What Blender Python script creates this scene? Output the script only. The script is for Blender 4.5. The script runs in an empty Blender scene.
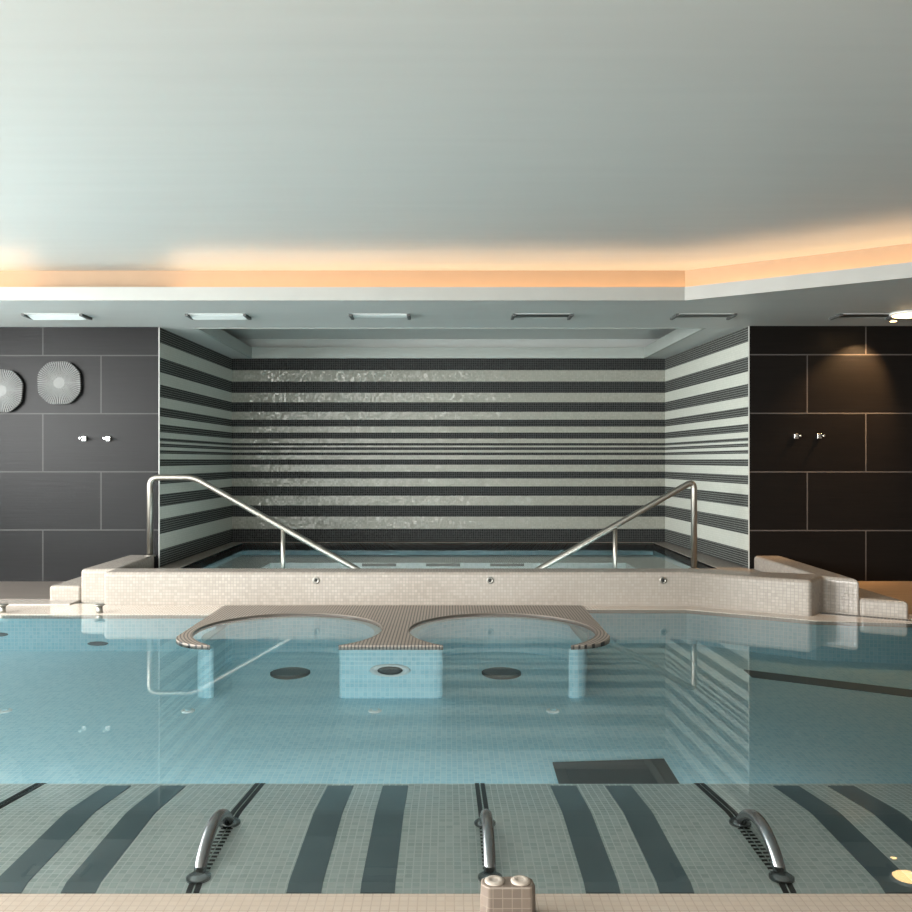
import bpy, bmesh, math, random
from mathutils import Vector, Matrix
random.seed(7)
S = bpy.context.scene
C = S.collection
PI = math.pi

# ------------------------------------------------------------------ node helpers
class NT:
    def __init__(s, name):
        s.m = bpy.data.materials.new(name); s.m.use_nodes = True
        s.t = s.m.node_tree; s.t.nodes.clear()
        s.out = s.t.nodes.new('ShaderNodeOutputMaterial')
    def n(s, typ, **kw):
        nd = s.t.nodes.new(typ)
        for k, v in kw.items(): setattr(nd, k, v)
        return nd
    def put(s, sock, v):
        if v is None: return
        if isinstance(v, bpy.types.NodeSocket): s.t.links.new(v, sock)
        elif isinstance(v, (tuple, list)):
            try: sock.default_value = v
            except Exception: sock.default_value = (*v, 1.0)
        else: sock.default_value = v
    def math(s, op, a, b=None, c=None, clamp=False):
        nd = s.n('ShaderNodeMath', operation=op, use_clamp=clamp)
        s.put(nd.inputs[0], a); s.put(nd.inputs[1], b); s.put(nd.inputs[2], c)
        return nd.outputs[0]
    def vm(s, op, a, b=None, scale=None):
        nd = s.n('ShaderNodeVectorMath', operation=op)
        s.put(nd.inputs[0], a); s.put(nd.inputs[1], b)
        if scale is not None: s.put(nd.inputs[3], scale)
        return nd.outputs[0]
    def mix(s, f, a, b):
        nd = s.n('ShaderNodeMix', data_type='RGBA')
        s.put(nd.inputs[0], f); s.put(nd.inputs[6], a); s.put(nd.inputs[7], b)
        return nd.outputs[2]
    def noise(s, vec, scale, detail=3, rough=.5):
        nd = s.n('ShaderNodeTexNoise'); s.put(nd.inputs['Vector'], vec)
        nd.inputs['Scale'].default_value = scale; nd.inputs['Detail'].default_value = detail
        nd.inputs['Roughness'].default_value = rough
        return nd.outputs['Fac']
    def bsdf(s, color, rough=.5, metal=0.0, normal=None, spec=.5, emit=None, estr=0):
        b = s.n('ShaderNodeBsdfPrincipled')
        s.put(b.inputs['Base Color'], color); s.put(b.inputs['Roughness'], rough)
        s.put(b.inputs['Metallic'], metal); s.put(b.inputs['Normal'], normal)
        s.put(b.inputs['Specular IOR Level'], spec)
        if emit: s.put(b.inputs['Emission Color'], emit); b.inputs['Emission Strength'].default_value = estr
        s.t.links.new(b.outputs[0], s.out.inputs[0])
        return b
    def coord(s):
        nd = s.n('ShaderNodeTexCoord'); return nd.outputs['Object'], nd.outputs['Normal']

def c4(r, g, b): return (r, g, b, 1.0)

def plain(name, col, rough=.5, metal=0.0, spec=.5, vary=.06, scale=6.0, stretch=(1, 1, 1)):
    k = NT(name); o, _ = k.coord()
    v = k.vm('MULTIPLY', o, stretch)
    f = k.noise(v, scale)
    lo = tuple(max(0, c*(1-vary)) for c in col); hi = tuple(min(1, c*(1+vary)) for c in col)
    k.bsdf(k.mix(f, c4(*lo), c4(*hi)), rough, metal, None, spec)
    return k.m

def mosaic(name, tile, col_a, col_b, grout, gw=.07, rough=.18, tilt=.05, spec=.5, stripes=None, dark=(c4(.012,.013,.014), c4(.03,.031,.034)), dgrout=None, off=(.31,.37,.43)):
    """small square tiles: a grid in object space on the two axes lying in the surface"""
    k = NT(name); o, nrm = k.coord()
    p = k.vm('ADD', k.vm('SCALE', o, scale=1.0/tile), off)
    fr = k.vm('FRACTION', p); fl = k.vm('FLOOR', p)
    sep = k.n('ShaderNodeSeparateXYZ'); k.put(sep.inputs[0], fr)
    sn = k.n('ShaderNodeSeparateXYZ'); k.put(sn.inputs[0], nrm)
    g = None
    for i in range(3):
        d = k.math('ABSOLUTE', k.math('SUBTRACT', sep.outputs[i], .5))
        m = k.math('GREATER_THAN', d, .5-gw)
        w = k.math('LESS_THAN', k.math('ABSOLUTE', sn.outputs[i]), .72)
        m = k.math('MULTIPLY', m, w)
        g = m if g is None else k.math('MAXIMUM', g, m)
    wn = k.n('ShaderNodeTexWhiteNoise', noise_dimensions='3D'); k.put(wn.inputs['Vector'], fl)
    tc = k.mix(wn.outputs['Value'], col_a, col_b)
    gc = grout
    if stripes:
        so = k.n('ShaderNodeSeparateXYZ'); k.put(so.inputs[0], o)
        ramp = k.n('ShaderNodeValToRGB'); cr = ramp.color_ramp; cr.interpolation = 'CONSTANT'
        els = [(0.0, 0)] + stripes
        cr.elements[0].position = 0; cr.elements[0].color = c4(0, 0, 0)
        cr.elements[1].position = stripes[0][0]/3; v = stripes[0][1]; cr.elements[1].color = c4(v, v, v)
        for z, v in stripes[1:]:
            e = cr.elements.new(z/3); e.color = c4(v, v, v)
        k.put(ramp.inputs[0], k.math('DIVIDE', so.outputs[2], 3.0))
        dk = k.mix(wn.outputs['Value'], *dark)
        tc = k.mix(ramp.outputs[0], tc, dk)
        if dgrout: gc = k.mix(ramp.outputs[0], grout, dgrout)
    col = k.mix(g, tc, gc)
    rnd = k.vm('SUBTRACT', wn.outputs['Color'], (.5, .5, .5))
    geo = k.n('ShaderNodeNewGeometry')
    N = k.vm('NORMALIZE', k.vm('ADD', geo.outputs['Normal'], k.vm('SCALE', rnd, scale=tilt)))
    rg = k.math('ADD', k.math('MULTIPLY', g, .6), rough, clamp=True)
    if stripes:
        dm = ramp.outputs[0]
        rg = k.math('ADD', rg, k.math('MULTIPLY', dm, .3), clamp=True)
        spec = k.math('MULTIPLY', k.math('SUBTRACT', 1.0, k.math('MULTIPLY', dm, .75)), spec)
    k.bsdf(col, rg, 0, N, spec)
    return k.m

def bricks(name, col_a, col_b, mortar, bw, rh, mort, ox, oz, rough=.35, flip=0):
    k = NT(name); o, _ = k.coord()
    s = k.n('ShaderNodeSeparateXYZ'); k.put(s.inputs[0], o)
    zz = k.math('DIVIDE', k.math('SUBTRACT', s.outputs[2], oz), rh)
    row = k.math('FLOOR', zz)
    sh = k.math('MULTIPLY', k.math('PINGPONG', k.math('ADD', row, 20+flip), 1.0), .5)
    xx = k.math('ADD', k.math('DIVIDE', k.math('SUBTRACT', s.outputs[0], ox), bw), sh)
    fx = k.math('FRACT', k.math('ADD', xx, 40)); fz = k.math('FRACT', k.math('ADD', zz, 20))
    mx = k.math('LESS_THAN', k.math('MULTIPLY', k.math('MINIMUM', fx, k.math('SUBTRACT', 1, fx)), bw), mort)
    mz = k.math('LESS_THAN', k.math('MULTIPLY', k.math('MINIMUM', fz, k.math('SUBTRACT', 1, fz)), rh), mort)
    m = k.math('MAXIMUM', mx, mz)
    grain = k.noise(k.vm('MULTIPLY', o, (2.5, 1, 45)), 1.0, 5, .65)
    wn = k.n('ShaderNodeTexWhiteNoise', noise_dimensions='2D')
    cb = k.n('ShaderNodeCombineXYZ'); k.put(cb.inputs[0], k.math('FLOOR', xx)); k.put(cb.inputs[1], row)
    k.put(wn.inputs['Vector'], cb.outputs[0])
    f = k.math('ADD', k.math('MULTIPLY', grain, .8), k.math('MULTIPLY', wn.outputs['Value'], .3), clamp=True)
    col = k.mix(m, k.mix(f, col_a, col_b), mortar)
    bp = k.n('ShaderNodeBump'); bp.inputs['Strength'].default_value = .12; bp.inputs['Distance'].default_value = .01
    k.put(bp.inputs['Height'], grain)
    k.bsdf(col, rough, 0, bp.outputs[0], .12)
    return k.m

def water(name, tint):
    k = NT(name); o, _ = k.coord()
    f = k.noise(k.vm('MULTIPLY', o, (1.4, 2.2, 1)), 2.2, 2)
    bp = k.n('ShaderNodeBump'); bp.inputs['Strength'].default_value = .002; bp.inputs['Distance'].default_value = .05
    k.put(bp.inputs['Height'], f)
    fr = k.n('ShaderNodeFresnel'); fr.inputs['IOR'].default_value = 1.33; k.put(fr.inputs['Normal'], bp.outputs[0])
    t = k.n('ShaderNodeBsdfTransparent'); k.put(t.inputs[0], tint)
    g = k.n('ShaderNodeBsdfGlossy'); g.inputs['Roughness'].default_value = .0; k.put(g.inputs['Normal'], bp.outputs[0])
    mx = k.n('ShaderNodeMixShader'); k.put(mx.inputs[0], fr.outputs[0])
    k.t.links.new(t.outputs[0], mx.inputs[1]); k.t.links.new(g.outputs[0], mx.inputs[2])
    k.t.links.new(mx.outputs[0], k.out.inputs[0])
    return k.m

def glow(name, col, strength):
    k = NT(name); e = k.n('ShaderNodeEmission'); k.put(e.inputs[0], c4(*col)); e.inputs[1].default_value = strength
    k.t.links.new(e.outputs[0], k.out.inputs[0]); return k.m

# stripes of the alcove mosaic (height above the water, 1 = dark)
SB = [2.70,2.483,2.325,2.176,2.041,1.919,1.807,1.716,1.63,1.554,1.497,1.462,1.430,1.404,1.371,1.327,1.272,1.202,1.108,1.013,.905,.783,.648,.499,.336,.10]
ST = []
for i in range(len(SB)-1, -1, -1):
    ST.append((SB[i], 1 if i % 2 else 0))

M = {}
M['ceil'] = plain('painted_ceiling', (0.4917,0.5002,0.479), .42, 0, .35, .05, 2.0, (.35, 5, 1))
M['soffit'] = plain('painted_soffit', (0.5104,0.5236,0.506), .45, 0, .35, .05, 2.0, (.4, 5, 1))
M['white'] = plain('white_paint', (.80,.80,.76), .5)
M['darkwall'] = plain('brown_wall', (.13,.11,.095), .5)
M['tray'] = plain('tray_paint', (0.357,0.3825,0.357), .5)
M['fascia'] = plain('fascia_paint', (0.32,0.32,0.3), .5)
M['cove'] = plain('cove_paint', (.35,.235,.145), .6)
M['edge'] = plain('edge_profile', (.5,.5,.47), .4)
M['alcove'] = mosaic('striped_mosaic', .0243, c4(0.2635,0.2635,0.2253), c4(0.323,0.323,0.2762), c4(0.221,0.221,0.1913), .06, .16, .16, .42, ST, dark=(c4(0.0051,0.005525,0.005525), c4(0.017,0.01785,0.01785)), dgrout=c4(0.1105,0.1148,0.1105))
M['alcove_side'] = mosaic('striped_mosaic_side', .0243, c4(0.4937,0.5049,0.4488), c4(0.5535,0.561,0.5012), c4(0.4937,0.5012,0.4488), .11, .45, .03, .12, ST, dark=(c4(0.002992,0.002992,0.002992), c4(0.006732,0.006732,0.006732)), dgrout=c4(0.2094,0.2169,0.202))  # same mosaic as the back wall, coloured paler to stand for stronger light
M['tile_left'] = bricks('charcoal_tiles', c4(0.004199,0.004199,0.004432), c4(0.009331,0.009331,0.009799), c4(0.05599,0.05599,0.05365), 1.2, .6, .006, -2.98, .548, flip=1)
M['tile_right'] = bricks('charcoal_tiles_grained', c4(0.0032,0.0028,0.0024), c4(0.0096,0.008,0.0072), c4(0.08,0.072,0.068), 1.2, .6, .006, 3.08+.597, .548, flip=0)
M['cream'] = mosaic('cream_mosaic', .0258, c4(0.2808,0.2466,0.2125), c4(0.3415,0.3036,0.2618), c4(0.2163,0.1897,0.1631), .07, .25, .04)
M['deck'] = mosaic('beige_mosaic', .0258, c4(0.3034,0.2486,0.1981), c4(0.3455,0.2866,0.2318), c4(0.2697,0.2233,0.1812), .07, .3, .04)
M['poolfloor'] = mosaic('aqua_mosaic', .03, c4(.42,.75,.87), c4(.58,.87,.96), c4(.74,.92,.97), .07, .3, .03)
M['poolwall'] = mosaic('aqua_mosaic_wall', .03, c4(.44,.75,.84), c4(.56,.83,.90), c4(.70,.88,.92), .07, .3, .03)
M['bench'] = mosaic('pale_green_mosaic', .0258, c4(.70,.79,.76), c4(.88,.94,.91), c4(.93,.96,.94), .075, .25, .08)
M['strip'] = plain('slate_strip', (0.1725,0.2342,0.2588), .4, 0, .4, .12, 9)
M['black'] = plain('black_slot', (.008,.009,.009), .6)
M['steel'] = plain('brushed_steel', (0.3196,0.2992,0.2652), .42, 1.0, .5, .04, 30, (1, 1, 8))
M['barsteel'] = plain('satin_bar_steel', (0.234,0.2475,0.2565), .26, 1.0)
M['chrome'] = plain('chrome', (.62,.62,.60), .2, 1.0)
M['greymetal'] = plain('grey_metal', (.30,.29,.26), .35, .8)
M['darkgrille'] = plain('dark_grille', (.05,.055,.055), .5)
M['midgrille'] = plain('grey_grille_frame', (0.07012,0.07331,0.07012), .5)
M['plategrey'] = plain('grey_plate', (0.1625,0.175,0.175), .5)
M['channel'] = plain('grey_channel', (0.0975,0.1275,0.135), .5)
M['stone'] = plain('brown_stone_floor', (0.12,0.1013,0.08625), .35, 0, .5, .45, 3.0, (.6, 9, 1))
M['warmstone'] = plain('warm_stone_floor', (0.391,0.2805,0.187), .4, 0, .5, .3, 3.0, (.6, 9, 1))
M['ledge'] = mosaic('cream_ledge_mosaic', .0258, c4(0.4019,0.3444,0.287), c4(0.4449,0.3803,0.3229), c4(0.5741,0.4951,0.4162), .06, .12, .01)
M['ivory'] = plain('ivory_button', (0.336,0.292,0.248), .4)
M['taupe'] = mosaic('taupe_mosaic', .0258, c4(0.112,0.0864,0.068), c4(0.144,0.112,0.088), c4(0.216,0.18,0.148), .04, .4, .02)
M['whiteplastic'] = plain('white_plastic', (.75,.80,.79), .35)
M['led'] = glow('led_warm', (1.0, .64, .35), 9)
M['lamp'] = glow('lamp_warm', (1.0, .62, .26), 9)
M['water'] = water('pool_water', c4(.95,.99,.995))
M['water2'] = water('tub_water', c4(.93,.985,.99))
M['glass'] = plain('frame_white', (.7,.7,.7), .5)

def grate_mat():
    k = NT('slatted_grate'); o, nrm = k.coord()
    s = k.n('ShaderNodeSeparateXYZ'); k.put(s.inputs[0], o)
    X, Y = s.outputs[0], s.outputs[1]
    ax = k.math('ABSOLUTE', X)                       # island frame: centred on its own middle
    dx = k.math('SUBTRACT', ax, .79); dy = k.math('SUBTRACT', Y, 6.32)
    r = k.math('SQRT', k.math('ADD', k.math('MULTIPLY', dx, dx), k.math('MULTIPLY', dy, dy)))
    out = k.math('MULTIPLY', k.math('GREATER_THAN', dx, .35), k.math('LESS_THAN', Y, 6.72))
    stripe = k.math('DIVIDE', k.math('ADD', X, 5), .024)
    ring = k.math('DIVIDE', r, .024)
    mixv = k.n('ShaderNodeMix', data_type='FLOAT'); k.put(mixv.inputs[0], out); k.put(mixv.inputs[2], stripe); k.put(mixv.inputs[3], ring)
    f = k.math('FRACT', mixv.outputs[0])
    gap = k.math('LESS_THAN', f, .36)
    rim = k.math('LESS_THAN', r, .70)
    gap = k.math('MULTIPLY', gap, k.math('SUBTRACT', 1, rim))
    nz = k.noise(o, 12)
    col = k.mix(gap, k.mix(rim, k.mix(nz, c4(.22,.18,.148), c4(.29,.24,.20)), c4(.13,.105,.085)), c4(.035,.03,.026))
    k.bsdf(col, .45)
    return k.m
M['grate'] = grate_mat()

# ------------------------------------------------------------------ mesh helpers
def add_box(bm, lo, hi, mat=None):
    vs = [bm.verts.new((x, y, z)) for z in (lo[2], hi[2]) for y in (lo[1], hi[1]) for x in (lo[0], hi[0])]
    if mat: bmesh.ops.transform(bm, matrix=mat, verts=vs)
    for f in ((0,2,3,1),(4,5,7,6),(0,1,5,4),(2,6,7,3),(0,4,6,2),(1,3,7,5)):
        bm.faces.new([vs[i] for i in f])
    return vs

def add_prism(bm, pts, z0, z1):
    n = len(pts)
    a = [bm.verts.new((p[0], p[1], z0)) for p in pts]; b = [bm.verts.new((p[0], p[1], z1)) for p in pts]
    bm.faces.new(a[::-1]); bm.faces.new(b)
    for i in range(n):
        j = (i+1) % n; bm.faces.new((a[i], a[j], b[j], b[i]))

def add_tube(bm, path, r, seg=14, cap=True):
    path = [Vector(p) for p in path]; rings = []
    t0 = (path[1]-path[0]).normalized()
    up = Vector((0,0,1)) if abs(t0.z) < .9 else Vector((1,0,0))
    u = t0.cross(up).normalized()
    for i, p in enumerate(path):
        t = (path[min(i+1, len(path)-1)]-path[max(i-1, 0)]).normalized()
        u = (u - t*u.dot(t)).normalized(); v = t.cross(u)
        rr = r[i] if isinstance(r, (list, tuple)) else r
        rings.append([bm.verts.new(p + (u*math.cos(2*PI*k/seg)+v*math.sin(2*PI*k/seg))*rr) for k in range(seg)])
    for a, b in zip(rings, rings[1:]):
        for k in range(seg):
            f = bm.faces.new((a[k], a[(k+1) % seg], b[(k+1) % seg], b[k])); f.smooth = True
    if cap: bm.faces.new(rings[0][::-1]); bm.faces.new(rings[-1])

def add_lathe(bm, prof, center, axis='z', seg=32, sx=1.0, sy=1.0):
    """prof: (radius, height) list"""
    cx, cy, cz = center; rings = []
    for r, h in prof:
        ring = []
        for k in range(seg):
            a = 2*PI*k/seg; p, q = r*math.cos(a)*sx, r*math.sin(a)*sy
            ring.append(bm.verts.new((cx+p, cy+q, cz+h) if axis == 'z' else (cx+p, cy-h, cz+q)))
        rings.append(ring)
    for a, b in zip(rings, rings[1:]):
        for k in range(seg):
            f = bm.faces.new((a[k], a[(k+1) % seg], b[(k+1) % seg], b[k])); f.smooth = True
    bm.faces.new(rings[0][::-1]); bm.faces.new(rings[-1])

def rounded(pts, rad, n=8):
    """polyline with its corners rounded"""
    P = [Vector(p) for p in pts]; out = [P[0]]
    for i in range(1, len(P)-1):
        a, b, c = P[i-1], P[i], P[i+1]
        d1 = (a-b).normalized(); d2 = (c-b).normalized(); k = min(rad, (a-b).length*.49, (c-b).length*.49)
        s, e = b+d1*k, b+d2*k
        for j in range(n+1):
            t = j/n; out.append(s*(1-t)**2 + b*2*t*(1-t) + e*t*t)
    out.append(P[-1]); return out

def obj(name, bm, mat, parent=None, bevel=None, seg=3, loc=None):
    bmesh.ops.recalc_face_normals(bm, faces=bm.faces)
    me = bpy.data.meshes.new(name); bm.to_mesh(me); bm.free()
    o = bpy.data.objects.new(name, me); C.objects.link(o)
    me.materials.append(M[mat] if isinstance(mat, str) else mat)
    if parent:
        o.parent = parent; o.matrix_parent_inverse = Matrix.Translation(-parent.location)
    if bevel:
        b = o.modifiers.new('bevel', 'BEVEL'); b.width = bevel; b.segments = seg; b.limit_method = 'ANGLE'; b.angle_limit = math.radians(35)
        for f in me.polygons: f.use_smooth = True
        w = o.modifiers.new('wn', 'WEIGHTED_NORMAL'); w.keep_sharp = True
    return o

def tag(o, label=None, cat=None, group=None, kind=None):
    if label: o['label'] = label
    if cat: o['category'] = cat
    if group: o['group'] = group
    if kind: o['kind'] = kind
    return o

def thing(name, label, cat, loc=(0,0,0), group=None):
    o = bpy.data.objects.new(name, None); C.objects.link(o); o.location = loc
    o.empty_display_size = .1
    return tag(o, label, cat, group)

def struct(name, bm, mat, bevel=None):
    return tag(obj(name, bm, mat, None, bevel), kind='structure')

def box(name, lo, hi, mat, parent=None, bevel=None):
    bm = bmesh.new(); add_box(bm, lo, hi); return obj(name, bm, mat, parent, bevel)
def sbox(name, lo, hi, mat, bevel=None): return tag(box(name, lo, hi, mat, None, bevel), kind='structure')

def dup(root, delta, label=None):
    """a copy of a thing and of its parts and their sub-parts, moved by delta"""
    r = root.copy(); C.objects.link(r); r.location = root.location + Vector(delta)
    if label: r['label'] = label
    for ch in list(root.children):
        c = ch.copy(); C.objects.link(c); c.parent = r; c.matrix_parent_inverse = ch.matrix_parent_inverse.copy()
        for g in list(ch.children):
            d = g.copy(); C.objects.link(d); d.parent = c; d.matrix_parent_inverse = g.matrix_parent_inverse.copy()
    return r

# ------------------------------------------------------------------ camera
H = 1.27
cam_d = bpy.data.cameras.new('camera'); cam = bpy.data.objects.new('camera', cam_d); C.objects.link(cam)
cam.location = (0, 0, H); cam.rotation_euler = (PI/2, 0, 0)
cam_d.sensor_width = 36; cam_d.lens = 36*850/912
cam_d.shift_x = 8/912; cam_d.shift_y = 4/912; cam_d.clip_start = .05
S.camera = cam

# ------------------------------------------------------------------ setting: walls, ceilings
YW, YR, YF = 8.77, 8.70, 11.5            # dark wall left, dark wall right, alcove back
ZS, ZC = 2.642, 2.955                    # soffit and main ceiling heights
XL, XR = -2.98, 3.08
sbox('wall_back_left', (-6.2, YW, -.6), (XL, YW+.2, ZS+.3), 'tile_left')
sbox('wall_back_right', (XR, YR, -.6), (6.2, YR+.2, ZS+.3), 'tile_right')
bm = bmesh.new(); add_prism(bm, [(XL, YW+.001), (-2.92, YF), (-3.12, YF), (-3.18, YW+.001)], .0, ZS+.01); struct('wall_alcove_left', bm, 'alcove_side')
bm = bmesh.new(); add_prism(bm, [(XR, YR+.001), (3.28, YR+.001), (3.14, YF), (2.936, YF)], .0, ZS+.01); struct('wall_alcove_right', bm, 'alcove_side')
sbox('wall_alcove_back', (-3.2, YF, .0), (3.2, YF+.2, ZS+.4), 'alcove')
sbox('trim_1', (XL-.004, YW-.006, .02), (XL+.004, YW+.01, ZS), 'edge')
sbox('trim_2', (XR-.004, YR-.006, .02), (XR+.004, YR+.01, ZS), 'edge')

# soffit: lowered ceiling with a diagonal edge on the right; the tray in the alcove is open
FE = [(-6.2, 7.29), (2.03, 7.29), (3.48, 6.37), (6.2, 4.64)]       # front edge
bm = bmesh.new()
T = .03
add_prism(bm, [(-6.2, 7.30), (2.033, 7.30), (3.485, 6.38), (6.2, 4.652), (6.2, 8.835), (2.66, 8.835), (-2.62, 8.835), (-6.2, 8.835)], ZS, ZS+T)
add_prism(bm, [(-3.2, 8.84), (-2.62, 8.84), (-2.645, 11.42), (-3.2, 11.42)], ZS, ZS+T)
add_prism(bm, [(2.66, 8.84), (3.3, 8.84), (3.3, 11.42), (2.645, 11.42)], ZS, ZS+T)
add_prism(bm, [(-3.2, 11.42), (3.3, 11.42), (3.3, 11.7), (-3.2, 11.7)], ZS, ZS+T)
struct('ceiling_soffit', bm, 'soffit')
def offs(pts, d):
    """offset an open polyline to its left"""
    out = []
    for i, p in enumerate(pts):
        a = Vector(pts[max(i-1, 0)]); b = Vector(p); c = Vector(pts[min(i+1, len(pts)-1)])
        n1 = (b-a).normalized() if i else (c-b).normalized(); n2 = (c-b).normalized() if i < len(pts)-1 else n1
        m1 = Vector((-n1.y, n1.x)); m2 = Vector((-n2.y, n2.x)); m = (m1+m2).normalized()
        out.append(tuple(b + m*(d/m.dot(m1))))
    return out
def band(bm, pts, d0, d1, z0, z1):
    a, b = offs(pts, d0), offs(pts, d1)
    for i in range(len(pts)-1): add_prism(bm, [a[i], a[i+1], b[i+1], b[i]], z0, z1)
bm = bmesh.new(); band(bm, FE, 0, .025, ZS-.004, ZS+.112); struct('trim_3', bm, 'fascia')                 # cove fascia
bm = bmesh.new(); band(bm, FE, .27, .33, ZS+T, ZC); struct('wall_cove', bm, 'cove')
bm = bmesh.new(); a = offs(FE, .30)
add_prism(bm, [(-6.2, -3.2), (6.2, -3.2)] + a[::-1], ZC, ZC+.1); struct('ceiling', bm, 'ceil')
# tray of the alcove ceiling
TR = [(-2.62, 8.84), (-2.645, 11.42), (2.645, 11.42), (2.66, 8.84)]
bm = bmesh.new(); band(bm, TR, -.012, .02, ZS-.004, ZS+.14); add_box(bm, (-2.62, 8.836, ZS-.004), (2.66, 8.86, ZS+.14)); struct('trim_4', bm, 'tray')
bm = bmesh.new(); add_prism(bm, [(-3.2, 8.7), (3.3, 8.7), (3.3, 11.7), (-3.2, 11.7)], ZS+.26, ZS+.3); band(bm, TR[:2], .22, .26, ZS+T, ZS+.27); band(bm, TR[2:], .22, .26, ZS+T, ZS+.27); add_box(bm, (-3.1, 11.465, ZS+.05), (3.1, 11.49, ZS+.27)); struct('ceiling_alcove', bm, 'soffit')

# rest of the room, behind and beside the camera
sbox('floor_front', (-6.2, -3.2, -.6), (6.2, 2.44, .03), 'deck', .012)
WZ0, WZ1 = .35, 2.75
bm = bmesh.new()
add_box(bm, (-6.4, -3.2, -.6), (-6.2, 8.97, WZ0)); add_box(bm, (-6.4, -3.2, WZ1), (-6.2, 8.97, 3.05))
for y0, y1 in ((-3.2, -2.6), (.0, .2), (2.8, 3.0), (5.6, 5.8), (8.4, 8.97)): add_box(bm, (-6.4, y0, WZ0), (-6.2, y1, WZ1))
struct('wall_left', bm, 'white')
for i, (y0, y1) in enumerate(((-2.6, .0), (.2, 2.8), (3.0, 5.6), (5.8, 8.4))):
    bm = bmesh.new()
    add_box(bm, (-6.34, y0, WZ0), (-6.28, y0+.06, WZ1)); add_box(bm, (-6.34, y1-.06, WZ0), (-6.28, y1, WZ1))
    add_box(bm, (-6.34, y0, WZ0), (-6.28, y1, WZ0+.06)); add_box(bm, (-6.34, y0, WZ1-.06), (-6.28, y1, WZ1))
    add_box(bm, (-6.34, (y0+y1)/2-.03, WZ0), (-6.28, (y0+y1)/2+.03, WZ1))
    struct('window_%d' % (i+1), bm, 'glass')
sbox('wall_right', (6.2, -3.2, -.6), (6.4, 8.9, 3.05), 'darkwall')
bm = bmesh.new(); add_box(bm, (-6.2, -3.4, -.6), (6.2, -3.2, .3)); add_box(bm, (-6.2, -3.4, 2.6), (6.2, -3.2, 3.05))
add_box(bm, (-6.2, -3.4, .3), (-5.6, -3.2, 2.6)); add_box(bm, (.6, -3.4, .3), (6.2, -3.2, 2.6)); struct('wall_front', bm, 'white')
bm = bmesh.new()
for x in (-5.6, -4.07, -2.53, -.99, .54): add_box(bm, (x, -3.33, .3), (x+.06, -3.27, 2.6))
add_box(bm, (-5.6, -3.33, .3), (.6, -3.27, .36)); add_box(bm, (-5.6, -3.33, 2.54), (.6, -3.27, 2.6)); struct('window_5', bm, 'glass')

# ------------------------------------------------------------------ decks, pool shell
sbox('floor_left', (-6.2, 7.66, -.6), (-3.3, YW, .018), 'stone')
sbox('trim_5', (-6.2, 7.42, -.3), (-3.3, 7.66, .014), 'cream', .008)
bm = bmesh.new(); add_prism(bm, [(3.3, 7.06), (6.2, 5.45), (6.2, YR), (3.3, YR)], -.6, .03); struct('floor_right', bm, 'warmstone')
def fz(y): return -(.295+.053*(6.96-y))
bm = bmesh.new()
vs = [bm.verts.new(p) for p in ((-6.2, 2.4, fz(2.4)), (6.2, 2.4, fz(2.4)), (6.2, 7.5, fz(7.5)), (-6.2, 7.5, fz(7.5)))]
v2 = [bm.verts.new((v.co.x, v.co.y, -.62)) for v in vs]
bm.faces.new(vs); bm.faces.new(v2[::-1])
for i in range(4): j = (i+1) % 4; bm.faces.new((vs[i], v2[i], v2[j], vs[j]))
struct('pool_floor', bm, 'poolfloor')
# back wall of the pool with a shallow flooded ledge on it
LE = [(-6.2, 6.96), (-1.9, 6.96), (-1.9, 7.2), (2.02, 7.2), (2.9, 6.70), (3.66, 6.58), (6.2, 5.15)]
bm = bmesh.new(); add_prism(bm, LE + [(6.2, 5.9), (3.3, 7.3), (2.3, 7.6), (-6.2, 7.6)], -.6, -.03); struct('pool_shell', bm, 'poolwall')
bm = bmesh.new(); add_prism(bm, LE + [(6.2, 5.45), (3.3, 7.2), (2.3, 7.5), (-6.2, 7.5)], -.029, .003); struct('pool_ledge', bm, 'ledge')
# water
bm = bmesh.new()
vs = [bm.verts.new((x, y, 0)) for x, y in ((-6.2, 2.442), (6.2, 2.442), (6.2, 5.47), (3.3, 7.12), (2.2, 7.5), (-3.3, 7.5), (-6.2, 7.5))]
bm.faces.new(vs)
tag(obj('pool_water', bm, 'water'), 'clear still turquoise water filling the main pool', 'water', kind='stuff')

# ------------------------------------------------------------------ whirlpool tub
tub = thing('whirlpool_tub', 'cream mosaic whirlpool tub with parapet and corner steps in the striped alcove', 'whirlpool', (0, 7.5, 0))
ZP = .295
bm = bmesh.new()
add_prism(bm, [(-3.29, 7.60), (-3.0, 7.60), (-3.0, 7.39), (2.06, 7.39), (2.94, 6.88), (3.15, 7.13), (3.36, 6.93), (3.40, 8.69), (3.12, 8.69), (3.11, 7.30), (2.14, 7.68), (-2.96, 7.68), (-3.02, 8.76), (-3.29, 8.76)], -.03, ZP)
obj('parapet', bm, 'cream', tub, .035, 4)
bm = bmesh.new(); add_prism(bm, [(-3.58, 7.62), (-3.292, 7.62), (-3.292, 8.76), (-3.58, 8.76)], -.03, .142); obj('step', bm, 'cream', tub, .03, 4)
bm = bmesh.new(); add_prism(bm, [(3.362, 6.932), (3.67, 6.76), (3.64, 8.69), (3.402, 8.69)], -.03, .142); obj('step', bm, 'cream', tub, .03, 4)
bm = bmesh.new()
Z1 = .163
BX, BY0, BY1 = 2.75, 8.0, 11.38
add_box(bm, (-2.97, 7.67, .06), (3.11, BY0, Z1)); add_box(bm, (-2.975, BY0, .06), (-BX, YF-.002, Z1)); add_box(bm, (BX, BY0, .06), (3.06, YF-.002, Z1)); add_box(bm, (-BX, BY1, .06), (BX, YF-.002, Z1))
add_prism(bm, [(2.0, 7.68), (3.12, 7.29), (3.12, 8.68), (2.0, 8.68)], .06, Z1-.001)
obj('rim', bm, 'cream', tub)
bm = bmesh.new()                                      # inner basin: walls, seat ledge, well
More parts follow.
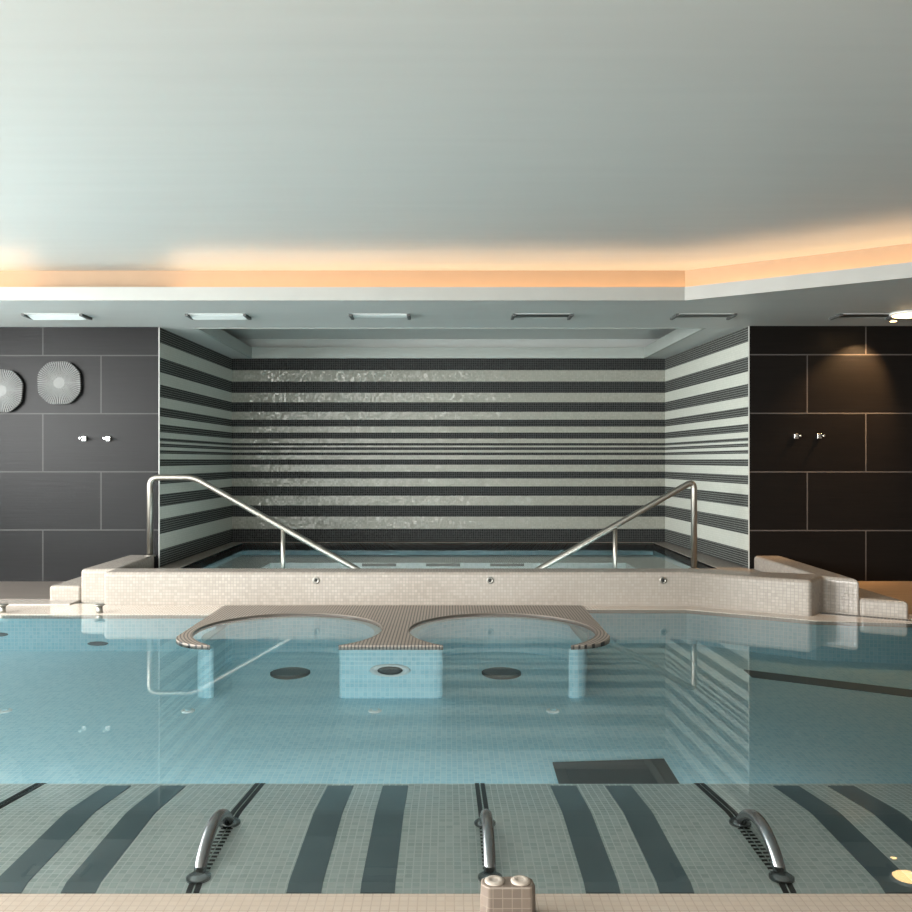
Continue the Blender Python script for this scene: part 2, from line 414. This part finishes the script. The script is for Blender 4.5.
add_box(bm, (-BX-.1, BY0, -.5), (-BX+.0, BY1, Z1-.004)); add_box(bm, (BX, BY0, -.5), (BX+.1, BY1, Z1-.004))
add_box(bm, (-BX-.1, BY1, -.5), (BX+.1, BY1+.1, Z1-.004)); add_box(bm, (-BX-.1, BY0-.1, -.5), (BX+.1, BY0, Z1-.004))
add_box(bm, (-BX, BY0, -.6), (BX, BY1, -.45)); obj('basin', bm, 'poolwall', tub)
bm = bmesh.new(); add_prism(bm, [(-BX, BY0), (-BX+.55, BY0), (-BX+.55, 10.5), (BX-.55, 10.5), (BX-.55, BY0), (BX, BY0), (BX, BY1), (-BX, BY1)], -.46, .0)
seat = obj('seat_ledge', bm, 'bench', tub)
for x in (-.85, -.06, .73):
    box('jet_grille', (x-.21, 10.485, -.042), (x+.21, 10.50, -.008), 'darkgrille', tub)
for px in (316, 490, 663):
    x = (px-448)*7.39/850; bm = bmesh.new()
    add_lathe(bm, [(.029, -.006), (.031, .004), (.027, .009), (.018, .010), (.016, .003)], (x, 7.39, .225), 'y', 24)
    j = obj('jet_nozzle', bm, 'greymetal', tub); tag(j, 'round dark metal jet')
    bm = bmesh.new(); add_lathe(bm, [(.0145, .0), (.014, .006), (.006, .0065)], (x, 7.39, .225), 'y', 18); obj('jet_core', bm, 'black', j)
for px, py in ((262, 548), (272, 564), (625, 566)):
    pass
bm = bmesh.new()
bm.faces.new([bm.verts.new((x, y, .147)) for x, y in ((-BX, BY0), (BX, BY0), (BX, BY1), (-BX, BY1))])
tag(obj('tub_water', bm, 'water2'), 'still water inside the raised whirlpool tub behind the cream parapet', 'water', kind='stuff')
# overflow slots along the lower right step
og = thing('overflow_grating', 'narrow strip of overflow slots along the foot of the right hand steps', 'grating', (3.4, 6.85, 0))
u = Vector((.87, -.5, 0)).normalized(); nn = Vector((-.5, -.87, 0)).normalized()
mt = Matrix(((u.x, nn.x, 0, 3.10), (u.y, nn.y, 0, 7.07), (0, 0, 1, 0), (0, 0, 0, 1)))
bm = bmesh.new(); add_box(bm, (0, .012, -.02), (.66, .085, .0045), mt); obj('channel', bm, 'black', og)
bm = bmesh.new()
for i in range(26): add_box(bm, (.004+i*.0255, .012, -.01), (.013+i*.0255, .085, .0055), mt)
add_box(bm, (0, .085, -.02), (.66, .097, .006), mt); add_box(bm, (0, .0, -.02), (.66, .012, .006), mt)
obj('slats', bm, 'cream', og)

# ------------------------------------------------------------------ handrails
def rail(label, path, posts, r=.031):
    t = thing('handrail', label, 'handrail', (path[0][0], path[0][1], path[0][2]))
    bm = bmesh.new(); add_tube(bm, rounded(path, .09, 8), r, 18); obj('tube', bm, 'steel', t)
    for a, b in posts:
        bm = bmesh.new(); add_tube(bm, [a, b], r*.72, 14); obj('post', bm, 'steel', t)
    bm = bmesh.new(); add_lathe(bm, [(.055, 0), (.055, .008), (.036, .014)], path[0], 'z', 24); obj('base_flange', bm, 'steel', t)
    return t
def P(px, py, Y): return ((px-448)*Y/850, Y, H-(py-460)*Y/850)
YH = 8.62
rail('long stainless handrail with a flat top at the left end of the whirlpool',
     [(P(150, 0, YH)[0], YH, ZP), P(150, 477.5, YH), P(194, 477.5, YH), P(358, 570, YH), P(366, 575, YH)], [((P(283, 0, YH)[0], YH, .0), P(283, 529, YH))])
rail('stainless handrail sloping left from its post at the right end of the whirlpool',
     [(P(694, 0, YH)[0], YH, Z1), P(694, 480.5, YH), P(536, 571, YH), P(529, 575, YH)], [((P(615, 0, YH)[0], YH, .0), P(615, 526, YH))])

# ------------------------------------------------------------------ island with two round niches
isl = thing('bubble_niche_island', 'slatted grey brown island with two round niches at the water line', 'pool island', (-.39, 6.32, 0))
def island_outline(hw, y0, y1, r, rc, fil=.0, cx=.79, cy=6.32):
    def arc(x, y, R, a0, a1, n): return [(x+R*math.cos(math.radians(a0+(a1-a0)*i/n)), y+R*math.sin(math.radians(a0+(a1-a0)*i/n))) for i in range(n+1)]
    ha = math.degrees(math.acos(min(1, (cy-y0)/r)))     # half opening at the front line
    fa = math.degrees(fil*1.3/r)
    def cusp(a, b, c, n=8):
        if fil <= 0: return [b]
        return [((1-t)**2*a[0]+2*t*(1-t)*b[0]+t*t*c[0], (1-t)**2*a[1]+2*t*(1-t)*b[1]+t*t*c[1]) for t in [i/n for i in range(n+1)]]
    xt = r*math.sin(math.radians(ha))
    pts = [(-hw, y1)] + arc(-hw+rc, y0+rc, rc, 180, 252, 12)
    for s in (-1, 1):
        ring = arc(s*cx, cy, r, 270-ha-fa, 270+ha-360+fa, 60)
        e0, e1 = (s*cx-xt, y0), (s*cx+xt, y0)
        if s < 0:
            pts += cusp(pts[-1], e0, ring[0]) + ring + cusp(ring[-1], e1, (e1[0]+fil, y0))
        else:
            pts += cusp((e0[0]-fil, y0), e0, ring[0]) + ring + cusp(ring[-1], e1, arc(hw-rc, y0+rc, rc, 288, 360, 12)[0])
    return pts + arc(hw-rc, y0+rc, rc, 288, 360, 12) + [(hw, y1)]
def clean(pts):
    out = []
    for p in pts:
        if not out or (Vector(p)-Vector(out[-1])).length > .004: out.append(p)
    return out
def tri_prism(name, pts, z0, z1, mat, parent):
    from mathutils.geometry import tessellate_polygon
    bm = bmesh.new(); pts = clean(pts); n = len(pts)
    tris = tessellate_polygon([[Vector((p[0], p[1], 0)) for p in pts]])
    a = [bm.verts.new((p[0], p[1], z0)) for p in pts]; b = [bm.verts.new((p[0], p[1], z1)) for p in pts]
    for t in tris:
        for L in (a, b):
            try: bm.faces.new([L[i] for i in t])
            except ValueError: pass
    for i in range(n): j = (i+1) % n; bm.faces.new((a[i], a[j], b[j], b[i]))
    return obj(name, bm, mat, parent)
o = tri_prism('grate', island_outline(1.55, 5.78, 7.375, .69, .34, .008), -.022, .009, 'grate', isl)
o.matrix_parent_inverse = Matrix.Translation((0, -isl.location.y, 0))
o = tri_prism('body', island_outline(1.345, 5.80, 7.35, .63, .10, .16), -.5, -.022, 'poolwall', isl)
o.matrix_parent_inverse = Matrix.Translation((0, -isl.location.y, 0))
bm = bmesh.new(); add_lathe(bm, [(.14, 0), (.135, .012), (.10, .016), (.09, .004)], (-.395, 5.80, -.165), 'y', 36, 1, .32); j = obj('jet_ring', bm, 'whiteplastic', isl)
bm = bmesh.new(); add_lathe(bm, [(.088, 0), (.085, .013), (.05, .018)], (-.395, 5.80, -.165), 'y', 30, 1, .32); obj('jet_core', bm, 'midgrille', j)
for x, w in ((-1.18, 'left'), (.40, 'right')):
    y = 6.36; t = thing('air_plate', 'round dark air plate on the pool floor in the %s hand niche' % w, 'air plate', (x, y, fz(y)))
    bm = bmesh.new(); add_lathe(bm, [(.148, -.02), (.148, .010), (.14, .012)], (x, y, fz(y)), 'z', 40); obj('ring', bm, 'midgrille', t)
    bm = bmesh.new(); add_lathe(bm, [(.136, .008), (.136, .014), (.13, .016)], (x, y, fz(y)), 'z', 40); obj('plate', bm, 'plategrey', t)

# ------------------------------------------------------------------ pool floor fittings
FL = [(5, 709, 'pale floor nozzle at the left picture edge, beyond the dark strips'), (188, 711, 'pale floor nozzle in front of the left arm of the slatted island'),
      (375, 711, 'pale floor nozzle in front of the middle of the slatted island'), (553, 708, 'pale floor nozzle in front of the right arm of the slatted island')]
for px, py, lab in FL:
    y = 5.55; x = (px-448)*y/850
    t = thing('floor_nozzle', lab, 'nozzle', (x, y, fz(y)), 'floor nozzles in a row')
    bm = bmesh.new(); add_lathe(bm, [(.044, -.02), (.044, .004), (.036, .010)], (x, y, fz(y)), 'z', 28); obj('rim', bm, 'whiteplastic', t)
    bm = bmesh.new(); add_lathe(bm, [(.022, .008), (.02, .016)], (x, y, fz(y)), 'z', 20); obj('cap', bm, 'poolwall', t)
def fq(pts, h0, h1):
    vs = [bm.verts.new((x, y, fz(y)+h)) for h in (h0, h1) for x, y in pts]
    bm.faces.new(vs[:4][::-1]); bm.faces.new(vs[4:])
    for i in range(4): j = (i+1) % 4; bm.faces.new((vs[i], vs[j], vs[4+j], vs[4+i]))
fd = thing('floor_grate', 'dark rectangular drain grate on the pool floor just beyond the bench', 'grate', (.9, 4.6, fz(4.6)))
bm = bmesh.new(); fq([(.58, 4.3), (1.21, 4.3), (1.21, 4.765), (.58, 4.715)], -.02, .008); obj('frame', bm, 'midgrille', fd)
bm = bmesh.new(); fq([(.64, 4.32), (1.10, 4.32), (1.10, 4.67), (.64, 4.64)], -.01, .012)
obj('grille', bm, 'darkgrille', fd)
bm = bmesh.new()
fq([(2.24, 6.26), (4.9, 5.01), (4.9, 5.2), (2.24, 6.44)], -.02, .006)
tag(obj('floor_channel', bm, 'channel'), 'long dark drain channel slanting across the pool floor on the right', 'drain')
for px, py, w in ((98, 643.5, 'below the spray nozzle beside the left steps'), (-2, 634.5, 'at the left picture edge')):
    y = 6.96; x, _, z = P(px, py, y)
    bm = bmesh.new(); add_lathe(bm, [(.085, -.01), (.085, .006), (.06, .012)], (x, y, z), 'y', 28, 1, .2)
    tag(obj('wall_inlet', bm, 'plategrey'), 'dark oval inlet in the sunken pool wall ' + w, 'inlet')
for px, w in ((99.5, 'in front of the left steps'), (2.5, 'at the left picture edge')):
    y = 7.06; x = (px-448)*y/850
    t = thing('spray_nozzle', 'steel nozzle with flat cap at the water edge ' + w, 'nozzle', (x, y, -.012))
    bm = bmesh.new(); add_lathe(bm, [(.027, 0), (.025, .07)], (x, y, -.012), 'z', 22); obj('stem', bm, 'greymetal', t)
    bm = bmesh.new(); add_lathe(bm, [(.026, .068), (.046, .076), (.046, .084), (.03, .088)], (x, y, -.012), 'z', 26); obj('cap', bm, 'greymetal', t)

# ------------------------------------------------------------------ lounging bench under water
bench = thing('lounging_bench', 'pale mosaic lounging bench just under the water at the near pool edge', 'bench', (0, 3.0, -.1))
PR = [(2.443, -.15), (2.545, -.11), (2.58, -.045), (2.62, -.033), (3.09, -.021), (3.13, -.023), (3.51, -.067), (3.545, -.085), (3.56, -.12)]
def bz(y):
    for (y0, z0), (y1, z1) in zip(PR, PR[1:]):
        if y0 <= y <= y1: return z0+(z1-z0)*(y-y0)/(y1-y0)
    return PR[-1][1]
def along(bm, x0, x1, ys, h0, h1):
    """a strip lying along the bench profile"""
    lo = []; hi = []
    for y in ys:
        lo.append((bm.verts.new((x0, y, bz(y)+h0)), bm.verts.new((x1, y, bz(y)+h0))))
        hi.append((bm.verts.new((x0, y, bz(y)+h1)), bm.verts.new((x1, y, bz(y)+h1))))
    for i in range(len(ys)-1):
        bm.faces.new((hi[i][0], hi[i][1], hi[i+1][1], hi[i+1][0])); bm.faces.new((lo[i][1], lo[i][0], lo[i+1][0], lo[i+1][1]))
        bm.faces.new((lo[i][0], hi[i][0], hi[i+1][0], lo[i+1][0])); bm.faces.new((lo[i][1], lo[i+1][1], hi[i+1][1], hi[i][1]))
    bm.faces.new((lo[0][0], lo[0][1], hi[0][1], hi[0][0])); bm.faces.new((lo[-1][1], lo[-1][0], hi[-1][0], hi[-1][1]))
bm = bmesh.new()
prof = PR + [(3.58, -.6), (2.443, -.6)]
a = [bm.verts.new((-5.0, y, z)) for y, z in prof]; b = [bm.verts.new((5.0, y, z)) for y, z in prof]
for i in range(len(prof)): j = (i+1) % len(prof); bm.faces.new((a[i], a[j], b[j], b[i]))
bm.faces.new(a[::-1]); bm.faces.new(b)
obj('tiled_body', bm, 'bench', bench)
YS = [2.56, 2.58, 2.62, 3.09, 3.13, 3.47]
for i, xc in enumerate((-1.235, -.326, .583, 1.492)):
    for s in (-1, 1):
        bm = bmesh.new(); along(bm, xc+s*.112-.0525, xc+s*.112+.0525, YS, -.004, .003); tag(obj('dark_strip', bm, 'strip', bench), 'smooth dark slate strip')
DX = [.131+.907*k for k in (-2, -1, 0, 1, 2)]
for x in DX:
    bm = bmesh.new()
    for s in (-1, 1): along(bm, x+s*.0115-.0085, x+s*.0115+.0085, [2.58, 2.62, 3.09, 3.13, 3.51, 3.54], -.003, .003)
    d = obj('drain_slot', bm, 'black', bench)
    bm = bmesh.new()
    y = 2.66
    while y < 3.05:
        add_box(bm, (x-.021, y, bz(y)), (x+.021, y+.0095, bz(y)+.0042)); y += .025
    obj('ribs', bm, 'bench', d)

GL = {-1: 'curved chrome grab bar left of the middle one, between the two left strip pairs', 0: 'curved chrome grab bar in the middle, behind the block with two round buttons', 1: 'curved chrome grab bar right of the middle one, between the two right strip pairs'}
for k, lab in GL.items():
    x = .131+.907*k
    y0, y1 = 2.645, 3.02
    t = thing('grab_bar', lab, 'grab bar', (x, y0, bz(y0)), 'grab bars on the bench')
    bm = bmesh.new(); path = []
    for i in range(33):
        q = i/32; sarc = math.sin(PI*q)**.62
        path.append((x, y0+(y1-y0)*(q*.96+.02)+.0*q, bz(y0+(y1-y0)*q)+.094*sarc))
    add_tube(bm, path, .0195, 20); obj('bar', bm, 'barsteel', t)
    for yy in (y0, y1):
        bm = bmesh.new(); add_lathe(bm, [(.038, .0005), (.038, .007), (.03, .012), (.02, .018)], (x, yy, bz(yy)), 'z', 30); obj('flange', bm, 'barsteel', t)

# ------------------------------------------------------------------ button block on the near deck
bb = thing('button_block', 'small taupe tiled block with two round buttons on the near pool deck', 'control block', (.16, 2.30, .03))
bm = bmesh.new()
X0, X1, YA, YB = .089, .236, 2.285, 2.350
pb = [(X0+.022, YA), (X1-.012, YA), (X1, YA+.022), (X1-.004, YB-.014), (X1-.02, YB), (X0+.02, YB), (X0+.002, YB-.014), (X0, YA+.022)]
lo = [bm.verts.new((x+(x-.162)*.05, y+(y-2.317)*.2, .028)) for x, y in pb]; hi = [bm.verts.new((x, y, .121)) for x, y in pb]
bm.faces.new(lo[::-1]); bm.faces.new(hi)
for i in range(8): j = (i+1) % 8; bm.faces.new((lo[i], lo[j], hi[j], hi[i]))
obj('block', bm, 'taupe', bb, .006, 2)
for xc in (.127, .198):
    bm = bmesh.new(); add_lathe(bm, [(.027, -.002), (.027, .003), (.023, .006), (.012, .0065), (.010, .005)], (xc, 2.318, .121), 'z', 30); obj('button', bm, 'ivory', bb)

# ------------------------------------------------------------------ wall plates and hooks
for px, py, rot, lab in ((61.3, 383.3, .03, 'pale ribbed sunburst plate hung on the dark left wall, nearer the alcove'), (3.5, 391, -.08, 'pale ribbed sunburst plate cut off by the left picture edge')):
    x, _, z = P(px, py, YW)
    t = thing('wall_plate', lab, 'wall plate', (x, YW, z))
    def edge(th):
        c, q = abs(math.cos(th)), abs(math.sin(th)); a = .218; k = 16
        return ((a/max(c, q))**-k + (a*1.49/(c+q))**-k)**(-1/k)
    def at(rr, th, d): return (x+rr*math.cos(th+rot), YW-d, z+rr*math.sin(th+rot))
    bm = bmesh.new(); N = 60
    for i in range(N):                                   # raised ribs around a closed middle
        th = 2*PI*i/N; hw = 2*PI/N*.26; R0, R1 = .045, edge(th)
        a = [bm.verts.new(at(R0, th-hw*1.7, .052)), bm.verts.new(at(R0, th+hw*1.7, .052)), bm.verts.new(at(R1, th+hw, .056)), bm.verts.new(at(R1, th-hw, .056))]
        b = [bm.verts.new((v.co.x, YW-.026, v.co.z)) for v in a]
        bm.faces.new(a); bm.faces.new(b[::-1])
        for q in range(4): bm.faces.new((a[q], b[q], b[(q+1) % 4], a[(q+1) % 4]))
    M.setdefault('plate', plain('silvered_ribs', (.135,.138,.132), .5, .0, .4, .3, 9))
    obj('ribs', bm, 'plate', t)
    bm = bmesh.new(); n = 96
    ra = [bm.verts.new(at(edge(2*PI*i/n)*.985, 2*PI*i/n, .022)) for i in range(n)]; rb = [bm.verts.new(at(edge(2*PI*i/n)*.985, 2*PI*i/n, .034)) for i in range(n)]
    bm.faces.new(ra[::-1]); bm.faces.new(rb)
    for i in range(n): bm.faces.new((ra[i], ra[(i+1) % n], rb[(i+1) % n], rb[i]))
    M.setdefault('plateback', plain('backing_disc', (.02,.02,.02), .6)); obj('backing', bm, 'plateback', t)
    bm = bmesh.new(); add_lathe(bm, [(.055, .03), (.055, .0525)], (x, YW, z), 'y', 48)
    for f in bm.faces: f.smooth = False
    obj('middle', bm, 'plate', t)
    bm = bmesh.new(); add_lathe(bm, [(.06, 0), (.06, .024)], (x, YW, z), 'y', 20); obj('wall_mount', bm, 'black', t)
HK = [(85, 438.7, YW, 'chrome wall hook left of the alcove, the one farther from the alcove'), (109, 438.7, YW, 'chrome wall hook left of the alcove, the one nearer the alcove'),
      (795.5, 436.4, YR, 'chrome wall hook right of the alcove, the one nearer the alcove'), (818.5, 436.2, YR, 'chrome wall hook right of the alcove, the one farther from the alcove')]
for px, py, Y, lab in HK:
    x, _, z = P(px, py, Y)
    t = thing('wall_hook', lab, 'hook', (x, Y, z))
    box('plate', (x-.022, Y-.03, z-.025), (x+.022, Y, z+.025), 'chrome', t, .004)
    bm = bmesh.new(); add_tube(bm, [(x, Y-.028, z), (x, Y-.125, z+.002)], .009, 12); obj('peg', bm, 'chrome', t)
    bm = bmesh.new(); add_lathe(bm, [(.013, 0), (.014, .008), (.009, .012)], (x, Y-.12, z+.002), 'y', 14); obj('peg_tip', bm, 'chrome', t)

# ------------------------------------------------------------------ soffit vents and lamps
VW = ['at the far left', 'above the left end of the alcove', 'left of the middle of the alcove', 'right of the middle of the alcove', 'above the right end of the alcove', 'at the far right beside the lamp']
v0 = None
for i in range(6):
    x = -3.715+1.535*i; y = 8.08
    if True:
        t = thing('air_vent', 'slim slot vent in the lowered ceiling ' + VW[i], 'vent', (x, y, ZS), 'slot vents in the lowered ceiling')
        bm = bmesh.new()
        add_box(bm, (x-.28, y-.115, ZS-.004), (x+.28, y-.09, ZS+.002)); add_box(bm, (x-.28, y+.09, ZS-.004), (x+.28, y+.115, ZS+.002))
        obj('frame', bm, 'soffit', t)
        for s in (-1, 1): box('end_cap', (x+s*.272-.014, y-.115, ZS-.022), (x+s*.272+.014, y+.115, ZS+.002), 'midgrille', t)
        box('slot', (x-.27, y-.09, ZS-.002), (x+.27, y+.09, ZS+.004), 'darkgrille', t)
        bm = bmesh.new(); mtv = Matrix.Translation((x, y, ZS-.010)) @ Matrix.Rotation(math.radians(10), 4, 'Y') @ Matrix.Rotation(math.radians(-9), 4, 'X')
        ang = (-12, -10, -3, 0, 0, 0)[i]; mtv = Matrix.Translation((x, y, ZS-(.018, .017, .008, -.004, -.006, -.006)[i])) @ Matrix.Rotation(math.radians(ang), 4, 'X')
        add_box(bm, (-.255, -.075, -.003), (.255, (.055, .055, .04, -.03, -.05, -.05)[i], .003), mtv); obj('vane', bm, 'whiteplastic', t)
lx, ly = 4.30, 7.93
t = thing('ceiling_lamp', 'round warm ceiling lamp at the right picture edge', 'lamp', (lx, ly, ZS))
bm = bmesh.new(); add_lathe(bm, [(.165, .0), (.165, -.015), (.145, -.022)], (lx, ly, ZS), 'z', 36); obj('ring', bm, 'white', t)
bm = bmesh.new(); add_lathe(bm, [(.14, -.018), (.14, -.026), (.10, -.034)], (lx, ly, ZS), 'z', 36); obj('diffuser', bm, 'lamp', t)
sx, sy = 4.36, 8.32
t = thing('spot_lamp', 'small warm spot lamp next to the round lamp and the far right vent', 'lamp', (sx, sy, ZS))
bm = bmesh.new(); add_lathe(bm, [(.04, .0), (.04, -.012), (.033, -.015)], (sx, sy, ZS), 'z', 24); obj('ring', bm, 'greymetal', t)
bm = bmesh.new(); add_lathe(bm, [(.03, -.012), (.03, -.017), (.01, -.019)], (sx, sy, ZS), 'z', 24); obj('lens', bm, 'lamp', t)

# cove light strips (one length to the left is not lit)
def led(label, pts):
    bm = bmesh.new(); band(bm, pts, .175, .20, ZS+T+.002, ZS+T+.045); return tag(obj('light_strip', bm, 'led'), label, 'light strip')
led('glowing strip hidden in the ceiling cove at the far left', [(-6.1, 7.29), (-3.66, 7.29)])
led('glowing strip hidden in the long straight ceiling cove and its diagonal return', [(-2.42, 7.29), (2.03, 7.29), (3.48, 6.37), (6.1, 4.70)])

# ------------------------------------------------------------------ light
def area(name, loc, rot, sx, sy, power, col, spread=PI):
    d = bpy.data.lights.new(name, 'AREA'); d.shape = 'RECTANGLE'; d.size = sx; d.size_y = sy; d.energy = power; d.color = col; d.spread = spread
    o = bpy.data.objects.new(name, d); C.objects.link(o); o.location = loc; o.rotation_euler = rot; return o
for i, y in enumerate((-1.3, 1.5, 4.3, 7.1)):
    area('daylight_left', (-7.0, y, 2.05), (0, -math.radians(60), 0), 2.3, 2.5, (390, 560, 540, 130)[i], (1.0, 1.0, .98))
area('daylight_front', (-2.5, -4.0, 1.9), (math.radians(68), 0, 0), 6.1, 2.25, 310, (1.0, .97, .90))
area('pool_fill', (-1.6, 3.62, -.25), (PI/2, 0, 0), 6.5, .2, 24, (.92, 1.0, 1.0))  # added fill light hidden behind the bench edge, brightens the pool; no real fitting
area('tub_fill', (0, 8.06, .05), (PI/2, 0, 0), 5.2, .12, 22, (.92, 1.0, 1.0))  # invented light out of sight inside the tub, added to lift its water
def spot(name, loc, target, power, ang, col, blend=.5, r=.03):
    d = bpy.data.lights.new(name, 'SPOT'); d.energy = power; d.spot_size = math.radians(ang); d.spot_blend = blend; d.color = col; d.shadow_soft_size = r
    o = bpy.data.objects.new(name, d); C.objects.link(o); o.location = loc
    o.rotation_euler = (Vector(target)-Vector(loc)).to_track_quat('-Z', 'Y').to_euler(); return o
W = (1.0, .60, .28)
spot('lamp_beam', (lx, ly, ZS-.05), (lx, ly+.1, 0), 60, 110, W, .6, .1)
spot('spot_beam', (sx, sy, ZS-.03), (4.1, 8.72, 1.9), 130, 75, W, .7)

w = bpy.data.worlds.new('sky'); S.world = w; w.use_nodes = True
bg = w.node_tree.nodes['Background']; bg.inputs[0].default_value = (.80, .92, 1.0, 1); bg.inputs[1].default_value = .8

S.view_settings.view_transform = 'Standard'; S.view_settings.look = 'None'; S.view_settings.gamma = 1; S.view_settings.exposure = 0.83
S.view_settings.use_curve_mapping = False
cy = S.cycles
cy.max_bounces = 10; cy.diffuse_bounces = 5; cy.glossy_bounces = 5; cy.transparent_max_bounces = 16
cy.caustics_reflective = False; cy.caustics_refractive = False
cy.sample_clamp_indirect = 4; cy.use_denoising = True
